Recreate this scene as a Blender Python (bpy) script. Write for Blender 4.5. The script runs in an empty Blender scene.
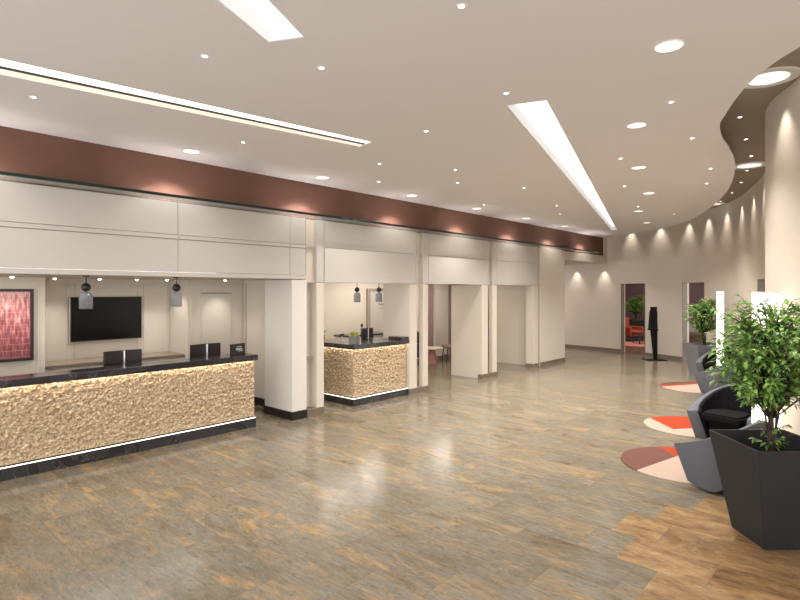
import bpy, bmesh, math, random
from mathutils import Vector, Matrix, noise
PI = math.pi
scn = bpy.context.scene
COL = scn.collection
S, C = 0.6717, 0.7408            # camera heading: forward = (C, S), right = (S, -C)

def w(r, z):                      # (metres right of the lens axis, metres ahead) -> floor position
    return (C*z + S*r, S*z - C*r)

def lin(r, g, b):
    f = lambda v: v/12.92 if v <= .04045 else ((v+.055)/1.055)**2.4
    return (f(r/255), f(g/255), f(b/255), 1)

# ------------------------------------------------------------------ materials
def nt(name):
    m = bpy.data.materials.new(name); m.use_nodes = True
    n = m.node_tree.nodes; b = n['Principled BSDF']
    return m, n, m.node_tree.links, b

def mat(name, rgb, rough=.5, metal=0, spec=.5, var=.06, scale=8., bump=0., bscale=60.):
    m, n, l, b = nt(name)
    col = lin(*rgb)
    b.inputs['Roughness'].default_value = rough
    b.inputs['Metallic'].default_value = metal
    b.inputs['Specular IOR Level'].default_value = spec
    tc = n.new('ShaderNodeTexCoord')
    nz = n.new('ShaderNodeTexNoise'); nz.inputs['Scale'].default_value = scale
    nz.inputs['Detail'].default_value = 4
    l.new(tc.outputs['Object'], nz.inputs['Vector'])
    mx = n.new('ShaderNodeMix'); mx.data_type = 'RGBA'
    mx.inputs[6].default_value = tuple(v*(1-var) for v in col[:3])+(1,)
    mx.inputs[7].default_value = tuple(min(1, v*(1+var)) for v in col[:3])+(1,)
    l.new(nz.outputs['Fac'], mx.inputs[0]); l.new(mx.outputs[2], b.inputs['Base Color'])
    if bump:
        n2 = n.new('ShaderNodeTexNoise'); n2.inputs['Scale'].default_value = bscale
        n2.inputs['Detail'].default_value = 3
        l.new(tc.outputs['Object'], n2.inputs['Vector'])
        bp = n.new('ShaderNodeBump'); bp.inputs['Strength'].default_value = bump
        bp.inputs['Distance'].default_value = .01
        l.new(n2.outputs['Fac'], bp.inputs['Height']); l.new(bp.outputs['Normal'], b.inputs['Normal'])
    return m

def emit(name, rgb, strength):
    m, n, l, b = nt(name)
    b.inputs['Base Color'].default_value = lin(*rgb)
    b.inputs['Emission Color'].default_value = lin(*rgb)
    b.inputs['Emission Strength'].default_value = strength
    b.inputs['Roughness'].default_value = .4
    return m

def stone_floor(name, grey):
    m, n, l, b = nt(name)
    tc = n.new('ShaderNodeTexCoord')
    sp = n.new('ShaderNodeSeparateXYZ'); l.new(tc.outputs['Object'], sp.inputs[0])
    cb = n.new('ShaderNodeCombineXYZ'); l.new(sp.outputs['Y'], cb.inputs['X']); l.new(sp.outputs['X'], cb.inputs['Y'])
    br = n.new('ShaderNodeTexBrick'); l.new(cb.outputs[0], br.inputs['Vector'])
    br.inputs['Scale'].default_value = 1; br.inputs['Brick Width'].default_value = .9
    br.inputs['Row Height'].default_value = .45; br.inputs['Mortar Size'].default_value = .0016
    br.inputs['Mortar Smooth'].default_value = .1; br.inputs['Bias'].default_value = 0
    br.inputs['Color1'].default_value = (0, 0, 0, 1); br.inputs['Color2'].default_value = (1, 1, 1, 1)
    br.inputs['Mortar'].default_value = (.5, .5, .5, 1)
    br.offset = .5
    # every slab gets its own stretch of vein pattern
    ad = n.new('ShaderNodeVectorMath'); ad.operation = 'MULTIPLY_ADD'
    ad.inputs[1].default_value = (7.3, 3.1, 5.7)
    l.new(br.outputs['Color'], ad.inputs[0]); l.new(cb.outputs[0], ad.inputs[2])
    def noise_(scale, vec, detail=6, rough=.6, dist=0.):
        mp = n.new('ShaderNodeMapping'); mp.inputs['Scale'].default_value = vec
        mp.inputs['Rotation'].default_value = (0, 0, .22)
        l.new(ad.outputs[0], mp.inputs['Vector'])
        t = n.new('ShaderNodeTexNoise'); t.inputs['Scale'].default_value = scale
        t.inputs['Detail'].default_value = detail; t.inputs['Roughness'].default_value = rough
        t.inputs['Distortion'].default_value = dist
        l.new(mp.outputs[0], t.inputs['Vector']); return t
    def ramp(src, stops):
        r = n.new('ShaderNodeValToRGB'); e = r.color_ramp.elements
        while len(e) < len(stops): e.new(.5)
        for k, (p, c) in enumerate(stops): e[k].position = p; e[k].color = c
        l.new(src, r.inputs[0]); return r
    def mix(fac, a, b_, mode='MIX'):
        x = n.new('ShaderNodeMix'); x.data_type = 'RGBA'; x.blend_type = mode
        if isinstance(fac, float): x.inputs[0].default_value = fac
        else: l.new(fac, x.inputs[0])
        for i, v in ((6, a), (7, b_)):
            if isinstance(v, tuple): x.inputs[i].default_value = v
            else: l.new(v, x.inputs[i])
        return x.outputs[2]
    if grey:
        a = ramp(noise_(2.2, (.6, 1.6, 1), 9, .68, .5).outputs['Fac'],
                 [(.28, lin(98, 84, 64)), (.42, lin(122, 113, 95)), (.52, lin(124, 120, 109)), (.62, lin(140, 124, 99)), (.74, lin(142, 140, 133))])
        g = ramp(noise_(2.6, (.55, 1.9, 1), 9, .74, .6).outputs['Fac'], [(.53, (0, 0, 0, 1)), (.66, (.85, .85, .85, 1))])
        c1 = mix(g.outputs[0], a.outputs[0], lin(176, 142, 98))
    else:
        a = ramp(noise_(2.6, (.8, 1.5, 1), 8, .70, .8).outputs['Fac'],
                 [(.28, lin(104, 80, 54)), (.44, lin(142, 112, 78)), (.58, lin(166, 136, 98)), (.75, lin(186, 162, 126))])
        c1 = a.outputs[0]
    sp2 = ramp(noise_(34, (.35, 1.2, 1), 6, .8).outputs['Fac'], [(.32, (.18, .16, .13, 1)), (.44, (.48, .48, .48, 1)), (.56, (.54, .54, .54, 1)), (.70, (.86, .80, .70, 1))])
    c2 = mix(.8, c1, sp2.outputs[0], 'OVERLAY')
    v = ramp(noise_(2.4, (.45, 2.2, 1), 8, .7, 2.0).outputs['Fac'], [(.475, (0, 0, 0, 1)), (.5, (1, 1, 1, 1)), (.525, (0, 0, 0, 1))])
    vm = n.new('ShaderNodeMath'); vm.operation = 'MULTIPLY'; vm.inputs[1].default_value = .2
    l.new(v.outputs[0], vm.inputs[0])
    c3 = mix(vm.outputs[0], c2, lin(188, 176, 158))
    tone = ramp(br.outputs['Color'], [(0, (.64, .62, .585, 1)), (1, (.76, .74, .695, 1))])
    c4 = mix(1.0, c3, tone.outputs[0], 'MULTIPLY')
    c5 = mix(br.outputs['Fac'], c4, lin(96, 86, 70))
    l.new(c5, b.inputs['Base Color'])
    rr = ramp(noise_(9, (1, 1, 1)).outputs['Fac'], [(.3, (.13, .13, .13, 1)), (.7, (.24, .24, .24, 1))])
    l.new(rr.outputs[0], b.inputs['Roughness'])
    b.inputs['Specular IOR Level'].default_value = .38
    bp = n.new('ShaderNodeBump'); bp.inputs['Strength'].default_value = .05; bp.inputs['Distance'].default_value = .01
    l.new(noise_(5, (1, 1, 1), 3).outputs['Fac'], bp.inputs['Height']); l.new(bp.outputs['Normal'], b.inputs['Normal'])
    return m

def split_stone(name):
    m, n, l, b = nt(name)
    tc = n.new('ShaderNodeTexCoord')
    nz = n.new('ShaderNodeTexNoise'); nz.inputs['Scale'].default_value = 38; nz.inputs['Detail'].default_value = 6
    l.new(tc.outputs['Object'], nz.inputs['Vector'])
    r = n.new('ShaderNodeValToRGB'); e = r.color_ramp.elements
    e[0].position = .32; e[0].color = lin(136, 112, 84); e[1].position = .68; e[1].color = lin(216, 195, 164)
    l.new(nz.outputs['Fac'], r.inputs[0]); l.new(r.outputs[0], b.inputs['Base Color'])
    b.inputs['Roughness'].default_value = .85; b.inputs['Specular IOR Level'].default_value = .2
    bp = n.new('ShaderNodeBump'); bp.inputs['Strength'].default_value = .5; bp.inputs['Distance'].default_value = .012
    l.new(nz.outputs['Fac'], bp.inputs['Height']); l.new(bp.outputs['Normal'], b.inputs['Normal'])
    return m

def black_marble(name):
    m, n, l, b = nt(name)
    tc = n.new('ShaderNodeTexCoord')
    nz = n.new('ShaderNodeTexNoise'); nz.inputs['Scale'].default_value = 1.6; nz.inputs['Detail'].default_value = 8
    nz.inputs['Distortion'].default_value = 1.5
    l.new(tc.outputs['Object'], nz.inputs['Vector'])
    r = n.new('ShaderNodeValToRGB'); e = r.color_ramp.elements
    e[0].position = .497; e[0].color = lin(40, 38, 40); e[1].position = .5; e[1].color = lin(104, 100, 98)
    x = e.new(.503); x.color = lin(50, 48, 50)
    l.new(nz.outputs['Fac'], r.inputs[0]); l.new(r.outputs[0], b.inputs['Base Color'])
    b.inputs['Roughness'].default_value = .18
    return m

def art_mat(name):
    m, n, l, b = nt(name)
    tc = n.new('ShaderNodeTexCoord')
    mp = n.new('ShaderNodeMapping'); mp.inputs['Scale'].default_value = (34, 1, 7)
    l.new(tc.outputs['Object'], mp.inputs['Vector'])
    nz = n.new('ShaderNodeTexNoise'); nz.inputs['Scale'].default_value = 1; nz.inputs['Detail'].default_value = 5
    l.new(mp.outputs[0], nz.inputs['Vector'])
    n2 = n.new('ShaderNodeTexNoise'); n2.inputs['Scale'].default_value = 2.2
    l.new(tc.outputs['Object'], n2.inputs['Vector'])
    sx = n.new('ShaderNodeSeparateXYZ'); l.new(tc.outputs['Object'], sx.inputs[0])
    m1 = n.new('ShaderNodeMath'); m1.operation = 'MULTIPLY_ADD'; m1.inputs[1].default_value = .45
    l.new(sx.outputs['Z'], m1.inputs[0]); m1.inputs[2].default_value = -.22
    m2 = n.new('ShaderNodeMath'); m2.operation = 'ADD'; l.new(m1.outputs[0], m2.inputs[0]); l.new(nz.outputs['Fac'], m2.inputs[1])
    m3 = n.new('ShaderNodeMath'); m3.operation = 'MULTIPLY_ADD'; m3.inputs[1].default_value = .5
    l.new(n2.outputs['Fac'], m3.inputs[0]); l.new(m2.outputs[0], m3.inputs[2])
    r = n.new('ShaderNodeValToRGB'); e = r.color_ramp.elements
    e[0].position = .34; e[0].color = lin(112, 52, 58); e[1].position = .92; e[1].color = lin(240, 205, 190)
    for p, c in ((.50, lin(152, 82, 84)), (.62, lin(186, 116, 114)), (.76, lin(212, 166, 158))):
        x = e.new(p); x.color = c
    l.new(m3.outputs[0], r.inputs[0])
    cb = n.new('ShaderNodeCombineXYZ'); l.new(sx.outputs['X'], cb.inputs['X']); l.new(sx.outputs['Z'], cb.inputs['Y'])
    br = n.new('ShaderNodeTexBrick'); l.new(cb.outputs[0], br.inputs['Vector'])
    br.inputs['Scale'].default_value = 1; br.inputs['Brick Width'].default_value = .21; br.inputs['Row Height'].default_value = .085
    br.inputs['Mortar Size'].default_value = .003
    mx = n.new('ShaderNodeMix'); mx.data_type = 'RGBA'
    mk = n.new('ShaderNodeMath'); mk.operation = 'MULTIPLY'; mk.inputs[1].default_value = .36
    l.new(br.outputs['Fac'], mk.inputs[0]); l.new(mk.outputs[0], mx.inputs[0]); l.new(r.outputs[0], mx.inputs[6]); mx.inputs[7].default_value = lin(236, 176, 166)
    l.new(mx.outputs[2], b.inputs['Base Color']); b.inputs['Roughness'].default_value = .6
    return m

def leaf_mat(name, dark, light):
    m, n, l, b = nt(name)
    tc = n.new('ShaderNodeTexCoord')
    nz = n.new('ShaderNodeTexNoise'); nz.inputs['Scale'].default_value = 16; nz.inputs['Detail'].default_value = 2
    l.new(tc.outputs['Object'], nz.inputs['Vector'])
    r = n.new('ShaderNodeValToRGB'); e = r.color_ramp.elements
    e[0].position = .35; e[0].color = lin(*dark); e[1].position = .66; e[1].color = lin(*light)
    l.new(nz.outputs['Fac'], r.inputs[0]); l.new(r.outputs[0], b.inputs['Base Color'])
    b.inputs['Roughness'].default_value = .38
    tr = n.new('ShaderNodeBsdfTranslucent'); l.new(r.outputs[0], tr.inputs['Color'])
    mx = n.new('ShaderNodeMixShader'); mx.inputs[0].default_value = .25
    l.new(b.outputs[0], mx.inputs[1]); l.new(tr.outputs[0], mx.inputs[2])
    l.new(mx.outputs[0], n['Material Output'].inputs['Surface'])
    return m

def clear_glass(name, tint, gloss=.12):
    m, n, l, b = nt(name)
    tr = n.new('ShaderNodeBsdfTransparent'); tr.inputs['Color'].default_value = tint
    b.inputs['Base Color'].default_value = (tint[0]*.5, tint[1]*.5, tint[2]*.5, 1); b.inputs['Roughness'].default_value = .08
    mx = n.new('ShaderNodeMixShader'); mx.inputs[0].default_value = gloss
    if gloss < 0:
        gl = n.new('ShaderNodeBsdfGlossy'); gl.inputs['Roughness'].default_value = .05
        mx.inputs[0].default_value = -gloss; l.new(gl.outputs[0], mx.inputs[2])
    else: l.new(b.outputs[0], mx.inputs[2])
    l.new(tr.outputs[0], mx.inputs[1])
    l.new(mx.outputs[0], n['Material Output'].inputs['Surface'])
    return m

M = dict(
    covecream=emit('cove_side_glow', (246, 236, 218), .42),  # cream cove side; a weak glow stands in for light falling on it
    recess=mat('recess_shade', (158, 146, 134), .8, var=.015, scale=2, spec=.2),  # ceiling colour darkened to carry the shade up in the recess
    floor=stone_floor('polished_slate', True), border=stone_floor('brown_stone', False),
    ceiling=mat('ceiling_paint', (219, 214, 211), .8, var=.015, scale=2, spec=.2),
    fabric=mat('wall_fabric', (202, 190, 175), .85, var=.04, scale=40, spec=.15, bump=.12, bscale=160),
    cream=mat('cream_panel', (186, 180, 172), .42, var=.02, scale=3, spec=.4),
    creamwall=mat('cream_wall', (202, 192, 178), .7, var=.02, scale=3, spec=.2),
    pier=mat('pale_marbled_stone', (212, 205, 196), .3, var=.06, scale=2.5, spec=.5),
    groove=mat('groove', (150, 136, 122), .8),
    brown=mat('brown_fascia', (102, 73, 60), .75, var=.05, scale=30, spec=.2, bump=.1, bscale=140),
    white=mat('white_paint', (232, 231, 229), .6, var=.01),
    skirt_black=mat('black_skirting', (30, 27, 27), .3, var=.1),
    skirt_brown=mat('brown_skirting', (112, 99, 84), .4, var=.12, scale=14),
    mauve=mat('mauve_wall', (150, 122, 122), .8, var=.03),
    purple=mat('dark_mauve_wall', (108, 82, 84), .8, var=.05),
    stone=split_stone('split_face_stone'), marble=black_marble('black_marble'),
    led=emit('led_strip', (255, 238, 218), 23), led_line=emit('led_line', (255, 244, 230), 2.0),
    black=mat('black_plastic', (17, 16, 17), .4, var=.1), matteblack=mat('matte_black', (14, 13, 14), .7, var=.1, spec=.15), screen=mat('dark_screen', (7, 7, 8), .22, var=.05, spec=.25),
    monitor=mat('monitor_back', (40, 30, 30), .45, var=.1),
    silver=mat('brushed_silver', (190, 188, 185), .3, metal=1., var=.05),
    frame=mat('dark_frame', (38, 28, 26), .45, var=.1), art=art_mat('red_canvas'),
    smoke=clear_glass('smoked_glass', (.84, .85, .87, 1), .27),
    glass=clear_glass('ledge_glass', (.97, .98, .96, 1), -.55),
    glass_edge=mat('green_glass_edge', (22, 42, 38), .1, var=.1),
    pot=mat('anthracite_pot', (36, 36, 37), .6, var=.06, spec=.35), potgrey=mat('grey_pot', (118, 118, 121), .5, var=.05),
    soil=mat('soil', (26, 22, 20), .95, var=.4, scale=40, bump=.6),
    leaf=leaf_mat('ficus_leaf', (50, 92, 30), (156, 192, 98)), bark=mat('bark', (66, 50, 40), .85, var=.25, scale=30, bump=.4),
    felt=mat('grey_felt', (98, 99, 104), .95, var=.1, scale=140, spec=.1, bump=.25, bscale=260),
    blackfelt=mat('black_felt', (20, 19, 21), .95, var=.15, scale=80, spec=.1),
    rug_brown=mat('rug_brown', (98, 68, 60), .95, var=.1, scale=120, spec=.05, bump=.3, bscale=200),
    rug_cream=mat('rug_cream', (158, 138, 124), .95, var=.06, scale=120, spec=.05, bump=.3, bscale=200),
    rug_orange=mat('rug_orange', (144, 58, 36), .95, var=.08, scale=120, spec=.05, bump=.3, bscale=200),
    lightbox=emit('lit_diffuser', (255, 250, 242), 1.3),
    slot=emit('slot_diffuser', (246, 250, 255), .72), cove=emit('cove_diffuser', (255, 250, 242), 1.0),
    lens=emit('lamp_lens', (255, 246, 232), 7), disc=emit('disc_diffuser', (255, 250, 246), .85),
    bigdisc=emit('disc_glow', (250, 250, 250), .62),
    red=mat('red_upholstery', (150, 60, 38), .9, var=.1, scale=30), pinkrug=mat('pink_rug', (206, 128, 116), .95, var=.12, scale=6),
    taupe=mat('taupe_upholstery', (128, 112, 98), .9, var=.08, scale=30), tabletop=mat('pale_tabletop', (206, 192, 176), .35),
    terracotta=mat('rosy_pedestal', (176, 120, 106), .5), wood=mat('brown_wood', (96, 62, 44), .5, var=.2, scale=20),
    redglaze=mat('red_glaze', (176, 40, 42), .25), zinc=mat('zinc_box', (150, 150, 150), .4, metal=.8),
    flower=leaf_mat('flower_mix', (104, 128, 58), (226, 214, 120)), grass=leaf_mat('spiky_leaf', (74, 118, 44), (150, 176, 86)),
    worktop=mat('brown_worktop', (132, 116, 102), .15, var=.3, scale=5), text=emit('white_lettering', (200, 200, 206), .25),
    doorsign=mat('grey_lettering', (140, 132, 124), .6),
)

# ------------------------------------------------------------------ mesh helpers
def tagp(o, label=None, cat=None, group=None, kind=None):
    if label: o['label'] = label
    if cat: o['category'] = cat
    if group: o['group'] = group
    if kind: o['kind'] = kind
    return o

def obj(name, bm, m, parent=None, smooth=False, loc=None, mats=None):
    bmesh.ops.recalc_face_normals(bm, faces=bm.faces[:])
    me = bpy.data.meshes.new(name); bm.to_mesh(me); bm.free()
    for x in (mats or [m]): me.materials.append(x)
    if smooth:
        for p in me.polygons: p.use_smooth = True
    o = bpy.data.objects.new(name, me); COL.objects.link(o)
    if parent: o.parent = parent
    if loc: o.location = loc
    return o

def thing(name, label, cat, loc=(0, 0, 0), rz=0, group=None):
    o = bpy.data.objects.new(name, None); COL.objects.link(o)
    o.empty_display_size = .1
    o.location = loc; o.rotation_euler = (0, 0, rz)
    return tagp(o, label, cat, group)

def dup(root, loc, rz=None, label=None, group=None):
    r = root.copy(); COL.objects.link(r); r.location = loc
    if rz is not None: r.rotation_euler = (0, 0, rz)
    if label: r['label'] = label
    if group: r['group'] = group
    for ch in list(root.children):
        c = ch.copy(); COL.objects.link(c); c.parent = r
        for g in list(ch.children):
            d = g.copy(); COL.objects.link(d); d.parent = c
    return r

def box(bm, x0, x1, y0, y1, z0, z1, bev=0., mi=0):
    g = bmesh.ops.create_cube(bm, size=1)
    bmesh.ops.scale(bm, vec=(x1-x0, y1-y0, z1-z0), verts=g['verts'])
    bmesh.ops.translate(bm, vec=((x0+x1)/2, (y0+y1)/2, (z0+z1)/2), verts=g['verts'])
    fs = set(f for v in g['verts'] for f in v.link_faces)
    for f in fs: f.material_index = mi
    if bev:
        es = list(set(e for v in g['verts'] for e in v.link_edges))
        r = bmesh.ops.bevel(bm, geom=es, offset=bev, segments=2, affect='EDGES', profile=.5)
        for f in r['faces']: f.material_index = mi
    return bm

def B(*a, **k): return box(bmesh.new(), *a, **k)

def prism(bm, pts, z0, z1, mi=0):
    a = [bm.verts.new((p[0], p[1], z0)) for p in pts]; b = [bm.verts.new((p[0], p[1], z1)) for p in pts]
    n = len(pts); fs = [bm.faces.new(a[::-1]), bm.faces.new(b)]
    for i in range(n): fs.append(bm.faces.new((a[i], a[(i+1) % n], b[(i+1) % n], b[i])))
    for f in fs: f.material_index = mi
    return bm

def frustum(bm, lo, hi):                    # matching loops of 3-d points
    a = [bm.verts.new(p) for p in lo]; b = [bm.verts.new(p) for p in hi]; n = len(lo)
    bm.faces.new(a[::-1]); bm.faces.new(b)
    for i in range(n): bm.faces.new((a[i], a[(i+1) % n], b[(i+1) % n], b[i]))
    return bm

def lathe(bm, prof, seg=32, c=(0, 0)):
    rings = []
    for r, z in prof:
        if r < 1e-6: rings.append([bm.verts.new((c[0], c[1], z))])
        else: rings.append([bm.verts.new((c[0]+r*math.cos(2*PI*k/seg), c[1]+r*math.sin(2*PI*k/seg), z)) for k in range(seg)])
    for a, b in zip(rings, rings[1:]):
        for k in range(seg):
            k2 = (k+1) % seg
            if len(a) == 1 and len(b) == 1: continue
            if len(a) == 1: bm.faces.new((a[0], b[k], b[k2]))
            elif len(b) == 1: bm.faces.new((a[k], a[k2], b[0]))
            else: bm.faces.new((a[k], a[k2], b[k2], b[k]))
    return bm

def tube(bm, pts, rads, seg=8):
    pts = [Vector(p) for p in pts]; rings = []
    up = Vector((.3, .2, 1)).normalized()
    for i, p in enumerate(pts):
        d = (pts[min(i+1, len(pts)-1)]-pts[max(i-1, 0)]).normalized()
        a = d.cross(up)
        if a.length < .05: a = d.cross(Vector((1, 0, 0)))
        a.normalize(); b = d.cross(a)
        r = rads[i] if isinstance(rads, (list, tuple)) else rads
        rings.append([bm.verts.new(p+a*r*math.cos(2*PI*k/seg)+b*r*math.sin(2*PI*k/seg)) for k in range(seg)])
    for a, b in zip(rings, rings[1:]):
        for k in range(seg): bm.faces.new((a[k], a[(k+1) % seg], b[(k+1) % seg], b[k]))
    bm.faces.new(rings[0][::-1]); bm.faces.new(rings[-1])
    return bm

def struct(name, bm, m, parent=None, **k):
    o = obj(name, bm, m, parent, **k)
    if not parent: o['kind'] = 'structure'
    return o

def catmull(P, step=.08):
    P = [Vector((p[0], p[1])) for p in P]; out = []
    Q = [P[0]*2-P[1]]+P+[P[-1]*2-P[-2]]
    for i in range(1, len(Q)-2):
        a, b, c, d = Q[i-1:i+3]; n = max(2, int((c-b).length/step))
        for k in range(n):
            t = k/n
            out.append(.5*((2*b)+(c-a)*t+(2*a-5*b+4*c-d)*t*t+(3*b-a-3*c+d)*t**3))
    out.append(P[-1]); return out

def slab_with_holes(name, outer, holes, z0, z1, m):
    cu = bpy.data.curves.new(name, 'CURVE'); cu.dimensions = '2D'; cu.fill_mode = 'BOTH'; cu.extrude = (z1-z0)/2
    for loop in [outer]+holes:
        s = cu.splines.new('POLY'); s.points.add(len(loop)-1)
        for p, q in zip(s.points, loop): p.co = (q[0], q[1], 0, 1)
        s.use_cyclic_u = True
    t = bpy.data.objects.new('tmp', cu); COL.objects.link(t)
    bpy.context.view_layer.update()
    me = bpy.data.meshes.new_from_object(t.evaluated_get(bpy.context.evaluated_depsgraph_get()))
    bpy.data.objects.remove(t); bpy.data.curves.remove(cu)
    me.name = name; me.materials.clear(); me.materials.append(m)
    for p in me.polygons: p.use_smooth = False
    o = bpy.data.objects.new(name, me); COL.objects.link(o); o.location.z = (z0+z1)/2
    o['kind'] = 'structure'; return o

def spot(loc, power, angle, blend=1., rgb=(1, .965, .93), r=.03, tgt=None):
    d = bpy.data.lights.new('lamp', 'SPOT'); d.energy = power; d.spot_size = math.radians(angle); d.spot_blend = blend
    d.color = rgb; d.shadow_soft_size = r
    o = bpy.data.objects.new('lamp', d); COL.objects.link(o); o.location = loc
    if tgt: o.rotation_euler = (Vector(tgt)-Vector(loc)).to_track_quat('-Z', 'Y').to_euler()
    return o

def area(loc, power, sx, sy, rgb=(1, 1, 1), tgt=None, rz=0):
    d = bpy.data.lights.new('lamp', 'AREA'); d.energy = power; d.shape = 'RECTANGLE'; d.size = sx; d.size_y = sy; d.color = rgb
    o = bpy.data.objects.new('lamp', d); COL.objects.link(o); o.location = loc; o.rotation_euler = (0, 0, rz)
    if tgt: o.rotation_euler = (Vector(tgt)-Vector(loc)).to_track_quat('-Z', 'Y').to_euler()
    return o

HC, HR, FY, HEAD, LED_Z = 3.72, 4.10, 6.76, 2.12, 3.15

# ------------------------------------------------------------------ floor
struct('floor', B(-4, 27, -5, 13.5, -.1, 0), M['floor'])
bm = bmesh.new()
for i, yb in enumerate([.55, .95, .65, 1.05, .8, 1.1, .75, 1.02, 1.2, 1.5, 1.7, 1.5, 1.3, .72]):
    x1 = 4.05-.45*8 + .45*i
    box(bm, x1-.45, x1, -4.0, yb, 0, .0015)
struct('floor.001', bm, M['border'])

# ------------------------------------------------------------------ curved fabric wall on the right
WP = [(18.1, 12.6), (18.08, 10.4), (17.97, 8.42), (17.82, 7.2), (17.6, 6.27), (17.27, 5.48), (16.72, 4.3), (15.75, 3.45), (14.44, 2.62),
      (12.53, 1.91), (11.43, 1.6), (9.5, 1.24), (7.56, 1.05), (6.65, .68), (6.12, .36), (5.2, -.3), (4.3, -1.2), (3.4, -2.6), (2.8, -4.6)]
wl = catmull(WP)
def nearest(p): return min(range(len(wl)), key=lambda k: (wl[k]-Vector(p)).length)
def nrm(k):
    a, b = wl[max(0, k-1)], wl[min(len(wl)-1, k+1)]; d = (b-a).normalized(); return Vector((-d.y, d.x))   # points away from the lobby
if nrm(40).x < 0:
    _n = nrm
    def nrm(k): return -_n(k)
def wall_strip(bm, i, j, z0, z1, t0, t1):
    idx = list(range(i, j+1)); R = []
    for k in idx:
        p, q = wl[k]+nrm(k)*t0, wl[k]+nrm(k)*t1
        R.append([bm.verts.new((p.x, p.y, z0)), bm.verts.new((p.x, p.y, z1)), bm.verts.new((q.x, q.y, z1)), bm.verts.new((q.x, q.y, z0))])
    for a, b in zip(R, R[1:]):
        for k in range(4): bm.faces.new((a[k], a[(k+1) % 4], b[(k+1) % 4], b[k]))
    bm.faces.new(R[0]); bm.faces.new(R[-1][::-1])
doors = [(nearest((17.66, 6.32)), nearest((17.27, 5.48))), (nearest((16.72, 4.3)), nearest((15.88, 3.55))), (nearest((12.30, 1.84)), nearest((11.2, 1.56)))]
bm = bmesh.new(); bs = bmesh.new(); prev = 0
for a, b in doors+[(len(wl)-1, None)]:
    wall_strip(bm, prev, a, 0, HR, 0, .22); wall_strip(bs, prev, a, 0, .1, -.015, 0)
    if b is not None:
        wall_strip(bm, a, b, 2.22, HR, 0, .22); prev = b
for f in bm.faces: f.smooth = False
struct('wall_right', bm, M['fabric']); struct('baseboard_right', bs, M['skirt_brown'])
# jamb linings of the three openings in the curved wall
for k, (a, b) in enumerate(doors):
    bm = bmesh.new()
    for e, sgn in ((a, 1), (b, -1)):
        t = (wl[b]-wl[a]).normalized()*sgn; n_ = nrm(e)
        pts = [wl[e]+t*.001, wl[e]+t*.03, wl[e]+t*.03+n_*.14, wl[e]+t*.001+n_*.14]
        prism(bm, pts, 0, 2.215)
    struct('door_%d' % (k+1), bm, M['skirt_brown'])

# ------------------------------------------------------------------ ceilings
EP = [(17.55, 7.0), (17.25, 6.6), (16.95, 5.99), (16.0, 4.69), (14.44, 3.54), (12.62, 2.72), (11.07, 2.16), (9.83, 1.81), (8.53, 1.53), (7.52, 1.41),
      (6.92, 1.37), (6.36, 1.28), (6.12, 1.2), (5.62, 1.01), (5.22, .83), (4.95, .66), (4.7, .45), (4.0, -.25), (3.2, -1.3), (2.2, -3.2)]
edge = [tuple(p) for p in catmull(EP, .1)]
SLOT1 = [(.58, 2.46), (.73, 2.15), (2.27, 2.92), (2.14, 3.18)]
SLOT2 = [(4.34, 2.62), (4.48, 2.26), (15.45, 5.66), (15.40, 5.82)]
COVE = [(-1.0, 5.56), (-1.0, 5.12), (4.38, 4.41), (4.44, 4.67)]
slab_with_holes('ceiling', [(-3.5, -3.2), (-3.5, 7.0)]+edge, [SLOT1, SLOT2, COVE], HC, HC+.02, M['ceiling'])
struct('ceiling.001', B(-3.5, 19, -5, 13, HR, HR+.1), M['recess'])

def inset(q, d):
    c = Vector((sum(p[0] for p in q)/4, sum(p[1] for p in q)/4)); out = []
    for i in range(4):
        p = Vector(q[i]); a = (Vector(q[i-1])-p).normalized(); b = (Vector(q[(i+1) % 4])-p).normalized()
        out.append(tuple(p+(a+b)*d))
    return out
def slot_light(q, label, m, dep):
    c = (sum(p[0] for p in q)/4, sum(p[1] for p in q)/4)
    t = thing('ceiling_light', label, 'ceiling light', (c[0], c[1], HC))
    q = [(p[0]-c[0], p[1]-c[1]) for p in q]; q = inset(q, .002); r = inset(q, .012)
    bm = bmesh.new()
    for i in range(4):
        j = (i+1) % 4
        prism(bm, [q[i], q[j], r[j], r[i]], .001, dep)
    obj('housing', bm, M['white'], t)
    obj('diffuser', prism(bmesh.new(), r, dep-.012, dep-.002), m, t)
    return t
slot_light(SLOT1, 'short wide recessed white light slot at the top edge, far left of the long slot', M['slot'], .13)
slot_light(SLOT2, 'long tapering recessed white light slot running across the ceiling to the far wall', M['slot'], .13)
# the cove nearest the reception: a bright strip, a dark gap and a cream side
t = thing('ceiling_light', 'long narrow cream light cove in the ceiling above the reception, split by a dark line', 'ceiling light', (1.7, 4.9, HC))
def cq(f0, f1):
    a0, a1, b1, b0 = [Vector(COVE[k]) for k in (1, 2, 3, 0)]
    a0, a1, b1, b0 = [v+o for v, o in ((a0, Vector((.004, 0))), (a1, Vector((-.004, 0))), (b1, Vector((-.004, 0))), (b0, Vector((.004, 0))))]
    l = lambda f: [tuple(a0.lerp(b0, f)-Vector((1.7, 4.9))), tuple(a1.lerp(b1, f)-Vector((1.7, 4.9)))]
    return l(f0)+l(f1)[::-1]
obj('diffuser', prism(bmesh.new(), cq(.012, .60), .02, .03), M['cove'], t)
obj('dark_gap', prism(bmesh.new(), cq(.605, .66), .006, .03), M['black'], t)  # black strip standing in for the shaded gap beside the diffuser
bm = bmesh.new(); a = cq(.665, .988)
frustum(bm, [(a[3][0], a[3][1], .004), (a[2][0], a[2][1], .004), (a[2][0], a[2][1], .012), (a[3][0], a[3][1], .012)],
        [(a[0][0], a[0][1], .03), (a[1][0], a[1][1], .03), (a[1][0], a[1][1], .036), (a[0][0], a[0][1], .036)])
obj('glowing_side', bm, M['covecream'], t)
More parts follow.
